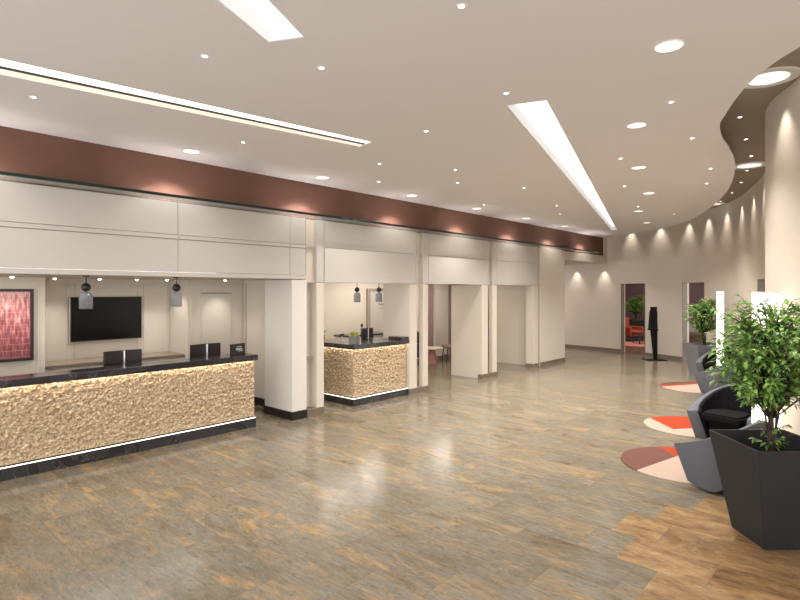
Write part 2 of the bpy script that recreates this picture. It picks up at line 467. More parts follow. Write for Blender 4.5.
# ------------------------------------------------------------------ fascia, ledge, header panels
struct('trim_1', B(-3.5, 17.44, 6.85, 7.0, 3.0, HC), M['brown'])
struct('trim_2', B(17.45, 17.6, 6.80, 6.98, 2.86, HC), M['creamwall'])
led = struct('trim_3', B(-3.5, 16.3, 6.421, 6.845, 3.143, 3.157), M['glass'])
struct('trim_4', B(-3.5, 16.3, 6.405, 6.42, 3.132, 3.166), M['glass_edge'])
bm = bmesh.new()
def header(x0, x1, zb, joints=(), rail=False):
    xs = [x0]+list(joints)+[x1]; zt, zu = (2.658, 2.718) if rail else (2.697, 2.703)
    for a, b in zip(xs, xs[1:]):
        box(bm, a+.009, b-.009, FY, FY+.07, zb, zt, .004)
        box(bm, a+.009, b-.009, FY, FY+.07, zu, 3.135, .004)
        if rail: box(bm, a+.009, b-.009, FY-.006, FY+.07, 2.663, 2.713, .004)
        if rail: box(bm, b-.006, b+.006, FY-.002, FY+.07, zb, 3.135, .002)
    box(bm, x0+.004, x1-.004, FY+.03, FY+.10, zb+.02, 3.13, 0, 1)
header(-3.5, 4.95, 2.24, (-.2, 3.2), True); header(4.95, 5.25, 2.24, (), True)
box(bm, 4.9, 5.0, FY+.001, FY+.06, 2.73, 3.13)
header(5.62, 7.9, HEAD+.01); header(8.29, 10.42, HEAD+.01); header(10.84, 12.82, HEAD+.01)
box(bm, -3.5, 5.25, FY-.012, FY+.10, 2.175, 2.236, .006)          # bottom moulding over the reception
for a, b in ((5.47, 5.615), (7.9, 7.95), (8.13, 8.29), (10.42, 10.46), (10.65, 10.84), (12.82, 12.84)):
    box(bm, a, b, FY, FY+.1, HEAD+.01, 3.135, .004)
for a, b in ((5.25, 5.47), (7.95, 8.13), (10.46, 10.65), (12.84, 12.95)):
    box(bm, a, b, FY+.07, FY+.12, HEAD+.01, 3.135, 0, 2); box(bm, a, b, FY+.03, FY+.069, 2.69, 2.71, 0, 0)
struct('wall_left', bm, M['cream'], mats=[M['cream'], M['groove'], M['creamwall']])
struct('wall_left.001', B(12.95, 14.43, FY, FY+.3, 0, 3.135, .004), M['creamwall'])
struct('baseboard_left', B(12.95, 14.435, FY-.015, FY-.001, 0, .1), M['skirt_brown'])
struct('ceiling.002', B(14.44, 17.44, FY, 12.6, 2.88, 3.12), M['creamwall'])

# ------------------------------------------------------------------ columns between the bays
def column(parts, m):
    bm = bmesh.new()
    for p in parts: box(bm, *p, bev=.004)
    return tagp(obj('column', bm, m), kind='structure')
column([(4.99, 5.27, FY+.003, 7.5, 0, 2.17)], M['pier'])
column([(5.275, 5.465, FY+.17, FY+.21, 0, .9), (5.275, 5.465, FY+.17, FY+.21, .93, HEAD), (5.47, 5.62, FY+.003, FY+.24, 0, HEAD)], M['creamwall'])
struct('trim_5', B(5.272, 5.468, FY+.09, FY+.168, .9, .925), M['groove'])
column([(7.74, 7.95, FY+.003, 7.47, 0, HEAD), (8.13, 8.29, FY+.003, FY+.10, 0, HEAD)], M['creamwall'])
column([(10.21, 10.46, FY+.003, 7.62, 0, HEAD), (10.65, 10.84, FY+.003, FY+.10, 0, HEAD)], M['creamwall'])
column([(12.57, 12.84, FY+.003, 6.96, 0, HEAD)], M['creamwall'])
struct('wall_left.002', B(12.88, 13.1, 6.97, 8.04, 0, 2.4), M['creamwall'])
def skirt(name, x0, x1, y0, y1, m, h=.125): struct(name, B(x0-.012, x1+.012, y0-.012, y1+.012, 0, h), m)
skirt('baseboard_left.001', 4.99, 5.26, FY, 7.5, M['skirt_black'], .13)
skirt('baseboard_left.002', 5.285, 5.60, FY, FY+.25, M['skirt_brown'], .12)
skirt('baseboard_left.003', 7.74, 8.29, FY, FY+.10, M['skirt_brown'], .11)
skirt('baseboard_left.004', 10.22, 10.84, FY, FY+.10, M['skirt_brown'], .10)
skirt('baseboard_left.005', 12.56, 12.86, FY, 6.95, M['skirt_brown'], .10)

# ------------------------------------------------------------------ reception bay shell
struct('ceiling.003', B(-3.5, 5.5, FY+.10, 9.5, 2.18, 2.24), M['creamwall'])
def frame_mould(bm, x0, x1, z0, z1, y, wd=.018, d=.012, mi=0):
    box(bm, x0, x1, y-d, y, z1-wd, z1, 0, mi); box(bm, x0, x1, y-d, y, z0, z0+wd, 0, mi)
    box(bm, x0, x0+wd, y-d, y, z0, z1, 0, mi); box(bm, x1-wd, x1, y-d, y, z0, z1, 0, mi)
CW = dict(mats=[M['creamwall'], M['groove']])
bm = bmesh.new(); box(bm, -3.5, 2.19, 8.60, 9.28, 0, 2.18); frame_mould(bm, .3, 2.12, .3, 2.10, 8.60)
struct('wall_left.003', bm, None, **CW)
bm = bmesh.new(); box(bm, 4.24, 5.28, 8.60, 9.28, 0, 2.18); frame_mould(bm, 4.30, 5.22, .3, 2.12, 8.60)
box(bm, 4.47, 5.02, 8.578, 8.60, .3, 1.94, .004); box(bm, 4.46, 5.03, 8.59, 8.60, 1.945, 1.965, 0, 1)
struct('wall_left.004', bm, None, **CW)
bm = bmesh.new(); box(bm, 1.9, 4.5, 9.30, 9.45, 0, 2.18)
frame_mould(bm, 2.26, 2.66, .3, 2.10, 9.30); frame_mould(bm, 2.76, 3.72, .3, 2.10, 9.30); frame_mould(bm, 3.80, 4.2, .3, 2.10, 9.30)
struct('wall_left.005', bm, None, **CW)
bm = bmesh.new(); box(bm, 5.285, 5.45, 7.5, 9.3, 0, 2.18)
for y in (7.62, 7.66, 8.52): box(bm, 5.275, 5.285, y, y+.012, .1, 2.14, 0, 1)
struct('wall_left.006', bm, None, **CW)
bm = bmesh.new(); box(bm, 5.266, 5.284, 7.515, 8.58, 0, .13); box(bm, 4.24, 5.26, 8.58, 8.598, 0, .13); box(bm, -3.5, 2.19, 8.58, 8.598, 0, .13)
struct('baseboard_left.006', bm, M['skirt_black'])

# rear space behind bays two to four
struct('wall_back', B(5.46, 11.75, 9.70, 9.9, 0, 2.5), M['creamwall'])
struct('wall_back.001', B(11.76, 17.0, 9.70, 9.9, 0, 2.5), M['mauve'])
struct('wall_back.002', B(12.12, 12.75, 9.62, 9.69, 0, 2.5), M['creamwall'])
struct('ceiling.004', B(5.46, 14.43, FY+.32, 10.4, 2.42, 2.5), M['creamwall'])
struct('baseboard_back', B(10.2, 17, 9.60, 9.615, 0, .1), M['skirt_brown'])

# ------------------------------------------------------------------ reception counters
def stone_sheet(a, b, z0, z1, out, amp=.052, seed=0., step=.0135):
    """rough split-face stone between plan points a and b, bulging along out"""
    bm = bmesh.new(); a = Vector(a); b = Vector(b); out = Vector(out); L = (b-a).length
    nx = int(L/step); nz = int((z1-z0)/step); g = []
    for i in range(nx+1):
        col = []
        for k in range(nz+1):
            s = i/nx*L; z = z0+(z1-z0)*k/nz
            q = Vector((s*24+seed, z*30, seed))
            d = noise.voronoi(q)[0]; h = (d[1]-d[0])*.75+.5*noise.turbulence(q*.8, 3, False)
            if i in (0, nx) or k in (0, nz): h = 0
            p = a+(b-a)*(i/nx)+out*(amp*h)
            col.append(bm.verts.new((p.x, p.y, z)))
        g.append(col)
    for i in range(nx):
        for k in range(nz): bm.faces.new((g[i][k], g[i+1][k], g[i+1][k+1], g[i][k+1]))
    return bm

ct = thing('reception_counter', 'long reception counter of rough tan stone with black marble top, left side', 'reception counter', (2.0, 7.0, 0))
def L(x): return x-2.0
obj('stone_front', stone_sheet((L(-.6), -.10), (L(4.41), -.10), .15, .985, (0, -1)), M['stone'], ct)
obj('core', B(L(-.6), L(4.41), -.095, .10, .15, .99), M['stone'], ct)
bm = B(L(-.6), L(4.43), -.17, .16, 1.0, 1.06, .004); box(bm, L(-.6), L(4.43), -.168, -.155, .978, 1.002)
obj('countertop', bm, M['marble'], ct)
obj('plinth', B(L(-.6), L(4.415), -.145, .10, 0, .13, .003), M['marble'], ct)
obj('desk', B(L(-.6), L(4.1), .17, .85, .70, .75, .003), M['worktop'], ct)
obj('back_panel', B(L(-.6), L(4.1), .105, .16, .14, .99), M['black'], ct)
bm = bmesh.new()
bm.free()
for x in (-.55, 1.75, 4.0): obj('desk_support', B(L(x), L(x)+.05, .18, .82, 0, .695), M['black'], ct)
obj('light_strip', B(L(-.6), L(4.41), -.152, -.142, .988, .998), M['led'], ct)
obj('light_strip', B(L(-.6), L(4.41), -.138, -.128, .131, .140), M['led_line'], ct)

c2 = thing('reception_counter', 'short reception counter of rough tan stone standing in the second bay between columns', 'reception counter', (7.075, 7.2, 0))
X0, X1 = -.73, .655
obj('stone_front', stone_sheet((X0, -.36), (X1, -.36), .135, .985, (0, -1), seed=5.), M['stone'], c2)
obj('stone_side', stone_sheet((X0, .75), (X0, -.36), .135, .985, (-1, 0), seed=9.), M['stone'], c2)
obj('core', B(X0+.005, X1, -.355, .75, .135, .99), M['stone'], c2)
bm = B(X0-.06, X1+.005, -.43, .78, 1.0, 1.06, .004); box(bm, X0-.058, X1, -.428, -.416, .98, 1.002); box(bm, X0-.058, X0-.048, -.416, .77, .98, 1.002)
obj('countertop', bm, M['marble'], c2)
obj('upstand', B(X1-.19, X1+.004, -.42, -.06, 1.061, 1.115, .003), M['marble'], c2)
obj('plinth', B(X0-.045, X1, -.405, .75, 0, .12, .003), M['marble'], c2)
bm = bmesh.new(); box(bm, X0-.04, X1, -.412, -.404, .989, .998); box(bm, X0-.046, X0-.038, -.40, .74, .989, .998)
obj('light_strip', bm, M['led'], c2)
bm = bmesh.new(); box(bm, X0-.035, X1, -.400, -.392, .121, .130); box(bm, X0-.040, X0-.032, -.388, .74, .121, .130)
obj('light_strip', bm, M['led_line'], c2)

# back worktop in the TV recess
t = thing('back_counter', 'brown low worktop along the wall beneath the wall mounted television', 'counter', (3.2, 9.0, 0))
obj('worktop', B(-1.0, 1.03, -.30, .28, .90, .94, .004), M['worktop'], t)
obj('cabinet', B(-1.0, 1.03, -.26, .28, .0, .895), M['creamwall'], t)
for k in range(4): obj('cabinet_door', B(-.99+k*.51, -.99+k*.51+.49, -.278, -.262, .06, .87, .003), M['creamwall'], t)

# ------------------------------------------------------------------ TV, artwork, pendants, desk things
t = thing('television', 'large black flat television on the cream wall behind the reception', 'television', (3.20, 9.24, 1.555))
obj('cabinet', B(-.53, .53, -.03, .03, -.345, .345, .004), M['silver'], t)
obj('bezel', B(-.528, .528, -.042, -.031, -.343, .343, .003), M['black'], t)
obj('screen', B(-.515, .515, -.046, -.043, -.325, .335), M['screen'], t)
obj('wall_bracket', B(-.2, .2, .031, .059, -.15, .15), M['black'], t)

t = thing('framed_artwork', 'abstract red and pink painting in dark frame on the far left wall', 'picture', (1.5, 8.575, 1.54))
bm = bmesh.new(); wd = .035
box(bm, -.545, .545, -.03, .02, .445, .48, .003); box(bm, -.545, .545, -.03, .02, -.48, -.445, .003)
box(bm, -.545, -.51, -.03, .02, -.444, .444, .003); box(bm, .51, .545, -.03, .02, -.444, .444, .003)
obj('frame', bm, M['frame'], t); obj('canvas', B(-.509, .509, -.012, .015, -.444, .444), M['art'], t)

def pendant(loc, top, label):
    t = thing('pendant_lamp', label, 'pendant lamp', loc)          # loc.z = shade bottom
    obj('canopy', lathe(bmesh.new(), [(0, top), (.035, top), (.035, top-.018), (0, top-.018)], 24), M['black'], t)
    obj('stem', tube(bmesh.new(), [(0, 0, top-.018), (0, 0, .29)], .006), M['black'], t)
    obj('ball', lathe(bmesh.new(), [(.052*math.sin(PI*k/12), .252-.052*math.cos(PI*k/12)) for k in range(13)], 24), M['black'], t, True)
    prof = [(.018, .198), (.05, .19), (.066, .172), (.072, .145), (.072, 0), (.067, 0), (.067, .143), (.06, .168), (.046, .184), (.018, .192)]
    obj('shade', lathe(bmesh.new(), prof, 32), M['smoke'], t, True)
    return t
pendant((2.18, 6.94, 1.785), .392, 'smoked glass pendant lamp hanging in front of the black television')
pendant((3.26, 6.94, 1.785), .392, 'smoked glass pendant lamp right of the television above the long counter')
pendant((7.33, 7.8, 1.765), .653, 'small pendant lamp left of two hanging in the second bay')
pendant((7.95, 7.8, 1.765), .653, 'small pendant lamp right of two hanging in the second bay, before the white door')

def monitors(loc, label, sc=1., rz=0, h=.48):
    t = thing('dual_monitor', label, 'monitor', loc, rz)
    obj('base', B(-.12, .12, -.08, .10, 0, .012, .003), M['silver'], t)
    obj('pole', tube(bmesh.new(), [(0, -.03, .012), (0, -.03, h+.005)], .015), M['silver'], t)
    obj('bracket', B(-.012, .012, -.03, .03, h-.14, h-.01), M['silver'], t)
    for s in (-1, 1):
        bm = B(-.116, .116, -.012, .012, -.125, .125, .004)
        bmesh.ops.rotate(bm, verts=bm.verts, matrix=Matrix.Rotation(-s*.12, 3, 'Z'))
        bmesh.ops.translate(bm, verts=bm.verts, vec=(s*.121, .03, h-.12))
        p = obj('monitor', bm, M['monitor'], t)
        bm = B(-.110, .110, .0125, .015, -.118, .118)
        bmesh.ops.rotate(bm, verts=bm.verts, matrix=Matrix.Rotation(-s*.12, 3, 'Z'))
        bmesh.ops.translate(bm, verts=bm.verts, vec=(s*.121, .03, h-.12))
        obj('screen', bm, M['screen'], p)
    t.scale = (sc, sc, 1)
    return t
monitors((1.20, 7.40, .75), 'dual monitor set at the far left edge of the long counter')
monitors((2.77, 7.40, .75), 'dual monitor set with dark backs below the television on the long counter', h=.46)
monitors((3.92, 7.40, .75), 'dual monitor set with dark backs near the right end of the long counter', h=.46)
monitors((7.33, 7.50, 1.06), 'dark dual monitor set on the short counter beside the flower box', .66, h=.20)

t = thing('desk_sign', 'small black sign with white lettering on the right end of the long counter', 'sign', (4.19, 6.99, 1.06), .18)
obj('board', B(-.125, .125, -.02, .02, 0, .165, .004), M['black'], t)
bm = bmesh.new()
box(bm, -.035, .06, -.0215, -.0205, .127, .134)
x = -.055
for i, (ww, hh) in enumerate([(.012, .045), (.014, .03), (.012, .034), (.016, .03), (.012, .03), (.014, .034), (.012, .03)]):
    box(bm, x, x+ww*.55, -.0215, -.0205, .072, .072+hh)
    if i % 2 == 0: box(bm, x, x+ww, -.0215, -.0205, .072, .078)
    else: box(bm, x, x+ww, -.0215, -.0205, .066+hh, .072+hh)
    x += ww+.007
box(bm, -.01, .09, -.0215, -.0205, .05, .056)
bmesh.ops.scale(bm, vec=(.85, 1, .8), verts=bm.verts, space=Matrix.Translation((-.02, 0, -.09)))
obj('lettering', bm, M['text'], t)

def blade(bm, base, d, ln, wd, droop=.3):
    base = Vector(base); d = Vector(d).normalized(); side = d.cross(Vector((0, 0, 1)))
    if side.length < .05: side = Vector((1, 0, 0))
    side.normalize(); P = []
    for k, wk in ((0, .35), (.4, 1), (.75, .7), (1, .05)):
        c = base+d*ln*k+Vector((0, 0, -droop*ln*k*k)); P.append((bm.verts.new(c-side*wd*wk), bm.verts.new(c+side*wd*wk)))
    for a, b in zip(P, P[1:]): bm.faces.new((a[0], a[1], b[1], b[0]))
random.seed(3)
t = thing('flower_box', 'zinc box of yellow flowers and leaves on front corner of the short counter', 'plant', (6.47, 6.96, 1.06), .35)
obj('planter_box', B(-.07, .07, -.05, .05, 0, .115, .003), M['zinc'], t)
t.scale = (1.25, 1.25, 1.2)
bm = bmesh.new()
for k in range(160):
    a = random.random()*2*PI; r = random.random()
    blade(bm, (random.uniform(-.06, .06), random.uniform(-.04, .04), .11), (math.cos(a)*r, math.sin(a)*r, 1.1), random.uniform(.05, .12), .008, .35)
obj('foliage', bm, M['flower'], t)
t = thing('red_vase', 'small red vase with spiky green leaves at left rear of the short counter', 'plant', (6.40, 7.74, 1.06))
obj('vase', lathe(bmesh.new(), [(0, 0), (.03, 0), (.045, .05), (.04, .10), (.025, .13), (.02, .13), (0, .12)], 24), M['redglaze'], t, True)
bm = bmesh.new()
for k in range(38):
    a = random.random()*2*PI; blade(bm, (0, 0, .12), (math.cos(a)*.6, math.sin(a)*.6, 1), random.uniform(.1, .2), .008, .4)
obj('leaves', bm, M['grass'], t)
t = thing('card_terminal', 'small dark screen on a thin stand behind the flower box on short counter', 'terminal', (6.62, 7.45, 1.06))
obj('stand', tube(bmesh.new(), [(0, 0, 0), (0, 0, .10)], .008), M['silver'], t); obj('base', B(-.04, .04, -.03, .03, 0, .008), M['silver'], t)
obj('screen', B(-.05, .05, -.012, .012, .10, .14, .003), M['black'], t)
t = thing('back_cabinet', 'low cabinet with dark top behind the short counter near the white door', 'cabinet', (8.7, 8.9, 0))
obj('body', B(-.8, .6, -.22, .22, 0, .97), M['creamwall'], t); obj('top', B(-.82, .62, -.25, .25, .972, 1.01, .003), M['marble'], t)
for k in range(2): obj('cabinet_door', B(-.78+k*.7, -.1+k*.7, -.236, -.222, .06, .94, .003), M['creamwall'], t)
t = thing('dispenser_bottle', 'clear pump bottle with black top on the cabinet behind the short counter', 'bottle', (8.42, 8.80, 1.01))
obj('bottle_body', lathe(bmesh.new(), [(0, 0), (.045, 0), (.045, .12), (.02, .16), (0, .16)], 20), M['smoke'], t, True)
obj('pump', lathe(bmesh.new(), [(.02, .161), (.028, .17), (.03, .21), (.015, .24), (0, .24)], 16), M['black'], t, True)

# white door in the rear wall of bay two
t = struct('door_4', B(9.52, 10.14, 9.66, 9.70, 0, 1.99), M['cream'])
bm = bmesh.new()
box(bm, 9.43, 9.515, 9.63, 9.699, 0, 2.05); box(bm, 10.145, 10.23, 9.63, 9.699, 0, 2.05); box(bm, 9.516, 10.144, 9.63, 9.699, 1.995, 2.05)
struct('trim_6', bm, M['groove'])
t = thing('door_sign', 'tiny grey lettering on the white door behind the short counter', 'sign', (9.93, 9.656, 1.62))
for x0, ww, z, hh in ((-.09, .036, 0, .045), (-.07, .028, -.09, .02)):
    bm = bmesh.new()
    for k in range(5): box(bm, x0+k*ww, x0+k*ww+ww*.65, -.003, .003, z, z+hh)
    box(bm, x0, x0+5*ww, .0031, .0036, z, z+hh)
    obj('lettering', bm, M['doorsign'], t)

# bay three: round table, chair, cabinet
t = thing('side_table', 'low round pale side table with a rosy tapered pedestal in the third bay', 'table', (11.44, 9.18, 0))
obj('tabletop', lathe(bmesh.new(), [(0, .415), (.29, .415), (.30, .43), (.29, .445), (0, .445)], 40), M['tabletop'], t)
obj('pedestal', lathe(bmesh.new(), [(0, 0), (.15, 0), (.145, .03), (.075, .40), (0, .41)], 32), M['terracotta'], t)
t = thing('dining_chair', 'taupe upholstered chair with dark legs beside the round table in third bay', 'chair', (12.10, 9.0, 0), -2.2)
obj('seat', B(-.24, .24, -.24, .24, .40, .47, .02), M['taupe'], t)
bm = B(-.24, .24, .20, .26, .47, .84, .02); obj('backrest', bm, M['taupe'], t)
for sx in (-1, 1):
    for sy in (-1, 1):
        obj('leg', tube(bmesh.new(), [(sx*.19, sy*.19, .40), (sx*.23, sy*.23, 0)], [.016, .011]), M['black'], t)
bm = bmesh.new(); box(bm, -.20, .20, -.21, -.19, .2, .22); box(bm, -.2, .2, .19, .21, .2, .22); obj('stretcher', bm, M['black'], t)
t = thing('storage_unit', 'narrow black unit glimpsed through the slot in the second column', 'cabinet', (10.36, 8.72, 0), -.85)
obj('body', B(-.13, .13, -.15, .15, .32, .66), M['black'], t); obj('body', B(-.13, .13, -.15, .15, .675, .955), M['black'], t)
for sx in (-1, 1): obj('leg', B(sx*.11-.012, sx*.11+.012, -.14, .14, 0, .32), M['terracotta'], t)

# ------------------------------------------------------------------ planters with ficus trees
def make_tree(t, seed=1, n_twigs=150, R=(.52, .52, .43), zc=.68, z0=.6):
    rnd = random.Random(seed); bt = bmesh.new(); bl = bmesh.new()
    trunk = [(0, 0, z0-.02), (.012, .01, z0+.12), (-.008, .012, z0+.26), (.01, 0, z0+.42), (0, 0, z0+.7), (0, 0, z0+.95)]
    tube(bt, trunk, [.026, .023, .021, .018, .012, .006], 10)
    for k in range(5):        # thin braided side stems
        a = k*1.26; tube(bt, [(math.cos(a)*.02, math.sin(a)*.02, z0-.02), (math.cos(a+1.5)*.025, math.sin(a+1.5)*.025, z0+.2), (math.cos(a+2.5)*.05, math.sin(a+2.5)*.05, z0+.42), (math.cos(a)*.16, math.sin(a)*.16, z0+.6)], [.011, .01, .009, .006], 6)
    zm = z0+zc
    for i in range(n_twigs):
        while True:
            v = Vector((rnd.uniform(-1, 1), rnd.uniform(-1, 1), rnd.uniform(-1, 1)))
            if .2 < v.length < 1: break
        v = v.normalized()*(v.length**.55)
        bump = .78+.34*noise.noise(v*1.7+Vector((seed*3.1, 0, 0)))+.16*rnd.random()
        tip = Vector((v.x*R[0]*bump, v.y*R[1]*bump, zm+v.z*R[2]*bump))
        st = Vector((0, 0, min(z0+.9, max(z0+.38, tip.z-.25-.15*rnd.random()))))+Vector((v.x, v.y, 0))*.03
        mid = st.lerp(tip, .55)+Vector((0, 0, .07))
        tube(bt, [st, mid, tip], [.005, .0035, .002], 5)
        nl = rnd.randint(13, 19)
        for k in range(nl):
            f = .3+.75*k/nl
            p = (mid.lerp(tip, (f-.55)/.45) if f > .55 else st.lerp(mid, f/.55))
            out = (tip-st); out.z *= .3
            if out.length < .01: out = Vector((1, 0, 0))
            out.normalize()
            d = (out*.7+Vector((rnd.uniform(-1, 1), rnd.uniform(-1, 1), rnd.uniform(-.9, .35)))).normalized()
            leaf(bl, p+Vector((rnd.uniform(-.015, .015), rnd.uniform(-.015, .015), rnd.uniform(-.02, .02))), d, rnd.uniform(.05, .078), rnd)
    for k in range(9):         # low drooping sprigs near the foot
        a = rnd.random()*2*PI; z = z0+.08+.22*rnd.random(); ln = rnd.uniform(.08, .2)
        for q in range(7):
            p = Vector((math.cos(a)*ln*q/7, math.sin(a)*ln*q/7, z+.06*q/7))
            leaf(bl, p, Vector((math.cos(a)+rnd.uniform(-.8, .8), math.sin(a)+rnd.uniform(-.8, .8), rnd.uniform(-.8, .2))).normalized(), rnd.uniform(.045, .065), rnd)
        tube(bt, [(0, 0, z-.02), (math.cos(a)*ln, math.sin(a)*ln, z+.06)], [.004, .002], 5)
    obj('trunk', bt, M['bark'], t, True)
    obj('foliage', bl, M['leaf'], t)
def leaf(bm, p, d, ln, rnd):
    side = d.cross(Vector((rnd.uniform(-.5, .5), rnd.uniform(-.5, .5), 1)))
    if side.length < .05: side = Vector((1, 0, 0))
    side.normalize(); nn = side.cross(d); wd = ln*.24
    c = [bm.verts.new(p+d*ln*k-nn*ln*dz) for k, dz in ((0, 0), (.35, -.03), (.72, .03), (1.08, .16))]
    e = [[bm.verts.new(p+d*ln*k+side*wd*s*wk+nn*ln*.05) for k, wk in ((.3, .95), (.68, .8))] for s in (-1, 1)]
    for q in e:
        bm.faces.new((c[0], c[1], q[0])); bm.faces.new((c[1], c[2], q[1], q[0])); bm.faces.new((c[2], c[3], q[1]))
def make_pot(t, m, rt=.325, rb=.205, h=.80, skew=.02):
    bm = bmesh.new()
    sq = lambda r, z, s=0: [(-r+s, -r-s, z), (r+s, -r-s, z), (r+s, r-s, z), (-r+s, r-s, z)]
    loops = [sq(rb, 0, skew), sq(rt, h), sq(rt-.018, h), sq(rt-.075, h-.30)]
    V = [[bm.verts.new(p) for p in lp] for lp in loops]
    bm.faces.new(V[0][::-1]); bm.faces.new(V[-1])
    for a, b in zip(V, V[1:]):
        for k in range(4): bm.faces.new((a[k], a[(k+1) % 4], b[(k+1) % 4], b[k]))
    bmesh.ops.bevel(bm, geom=bm.edges[:], offset=.004, segments=2, affect='EDGES')
    obj('pot', bm, m, t)
    r = rt-.076
    obj('soil', frustum(bmesh.new(), sq(r-.01, h-.299), sq(r+.008, h-.262)), M['soil'], t)
hdg = math.atan2(S, C)
x, y = w(2.99, 4.31)
pl = thing('potted_tree', 'large leafy ficus in a tall angular anthracite pot at the right edge', 'potted plant', (x, y, 0), hdg)
make_pot(pl, M['pot']); make_tree(pl, 4, 215, (.54, .54, .48), .92)
x, y = w(7.20, 12.68)
p2 = thing('potted_tree', 'leafy ficus in a grey angular pot standing by the second doorway', 'potted plant', (x, y, 0), hdg)
make_pot(p2, M['potgrey'], .345, .24, .74); make_tree(p2, 9, 165, (.54, .54, .48), .84)
x, y = w(9.86, 22.4)
p3 = dup(p2, (x, y, 0), .3, 'leafy ficus in a dark pot seen through the first doorway behind the red armchair')
for ch in p3.children:
    if ch.name.startswith('pot'): ch.data = ch.data.copy(); ch.data.materials[0] = M['pot']
p3.scale = (1.05, 1.05, 1.0)

# ------------------------------------------------------------------ tub chairs
def make_chair(label):
    t = thing('tub_chair', label, 'armchair', (0, 0, 0), 0, 'faceted felt armchairs along the curved wall')
    # outline from the front-left tip round the back to the front-right tip; local +x is the front
    rim = [(.36, .44, .40), (.16, .45, .46), (-.08, .42, .55), (-.30, .28, .66), (-.38, 0, .74), (-.30, -.28, .66), (-.08, -.42, .55), (.16, -.45, .46), (.36, -.44, .40)]
    low = [(.24, .36, .03), (.08, .375, .015), (-.10, .345, .015), (-.26, .21, .17), (-.32, 0, .30), (-.26, -.21, .17), (-.10, -.345, .015), (.08, -.375, .015), (.24, -.36, .03)]
    tk = [.13, .09, .065, .05, .045, .05, .065, .09, .13]
    def dense(P):          # smooth the outline, keeping the two tips
        P = [Vector(p) for p in P]; Q = [P[0]*2-P[1]]+P+[P[-1]*2-P[-2]]; out = []
        for i in range(1, len(Q)-2):
            a, b, c, d = Q[i-1:i+3]
            for k in range(4):
                u = k/4; out.append(.5*((2*b)+(c-a)*u+(2*a-5*b+4*c-d)*u*u+(3*b-a-3*c+d)*u**3))
        return out+[P[-1]]
    tk = [v[0] for v in dense([(q, 0, 0) for q in tk])]; rim = dense(rim); low = dense(low)
    bm = bmesh.new(); th = .045
    def inn(p, k):
        v = Vector((p[0]-.05*(p[0] > .2), p[1], 0)); d = v.length; v *= (d-tk[k])/d; return (v.x, v.y, p[2])
    n = len(rim); A = [bm.verts.new(p) for p in rim]; Bv = [bm.verts.new(p) for p in low]
    Ai = [bm.verts.new(inn(p, k)) for k, p in enumerate(rim)]; Bi = [bm.verts.new(inn(p, k)) for k, p in enumerate(low)]
    for k in range(n-1):
        bm.faces.new((A[k], A[k+1], Bv[k+1], Bv[k])); bm.faces.new((A[k], Ai[k], Ai[k+1], A[k+1]))
        bm.faces.new((Bv[k], Bv[k+1], Bi[k+1], Bi[k])); bm.faces.new((Ai[k], Bi[k], Bi[k+1], Ai[k+1]))
    bm.faces.new((A[0], Bv[0], Bi[0], Ai[0])); bm.faces.new((A[-1], Ai[-1], Bi[-1], Bv[-1]))
    for e in bm.edges: e.smooth = e.calc_face_angle(0) < math.radians(35)
    o = obj('shell', bm, M['felt'], t, True)
    md = o.modifiers.new('bevel', 'BEVEL'); md.width = .012; md.segments = 3; md.limit_method = 'ANGLE'; md.angle_limit = math.radians(40)
    # black lining inside the shell
    bm = bmesh.new()
    def ln_(k, f, o):
        v = Vector(inn(rim[k], k)).lerp(Vector(inn(low[k], k)), f); h = Vector((v.x, v.y, 0)); h *= (h.length-o)/h.length
        return (h.x, h.y, v.z)
    U, D = [[bm.verts.new(ln_(k, f, .004)) for k in range(n)] for f in (.03, .85)]
    U2, D2 = [[bm.verts.new(ln_(k, f, .034)) for k in range(n)] for f in (.06, .85)]
    for k in range(n-1):
        for a, b in ((U, D), (D, D2), (D2, U2), (U2, U)): bm.faces.new((a[k], a[k+1], b[k+1], b[k]))
    bm.faces.new((U[0], D[0], D2[0], U2[0])); bm.faces.new((U[-1], U2[-1], D2[-1], D[-1]))
    obj('lining', bm, M['blackfelt'], t)
    seat = [(.30, .26), (.05, .28), (-.13, .26), (-.24, .14), (-.24, -.14), (-.13, -.26), (.05, -.28), (.30, -.26)]
    bm = prism(bmesh.new(), seat, .30, .40); bmesh.ops.bevel(bm, geom=bm.edges[:], offset=.025, segments=3, affect='EDGES')
    obj('seat', bm, M['blackfelt'], t)
    base = [(.17, .19), (.03, .22), (-.14, .19), (-.22, .09), (-.22, -.09), (-.14, -.19), (.03, -.22), (.17, -.19)]
    bm = bmesh.new(); frustum(bm, [(p[0]*.93, p[1]*.93, 0) for p in base], [(p[0]*1.05, p[1]*1.05, .299) for p in base])
    obj('base', bm, M['blackfelt'], t)
    return t
def face(dr, dz): X, Y = C*dz+S*dr, S*dz-C*dr; return math.atan2(Y, X)
ch1 = make_chair('grey felt faceted armchair nearest the big pot, standing on the brown and cream rug')
x, y = w(3.33, 5.43); ch1.location = (x, y, .012); ch1.rotation_euler.z = face(-.38, .92); ch1.scale = (.92, .88, 1)
for (r, z), fc, lab in (((4.28, 6.98), (-.8, -.6), 'grey felt faceted armchair with black seat towards us, second from the big pot'),
                        ((6.14, 10.2), (-.45, .9), 'grey felt faceted armchair on the rug farthest away, third from the big pot'),
                        ((7.02, 11.75), (-.8, -.6), 'black lined armchair in front of the grey pot, farthest of the four')):
    x, y = w(r, z); dup(ch1, (x, y, .012), face(*fc), lab)

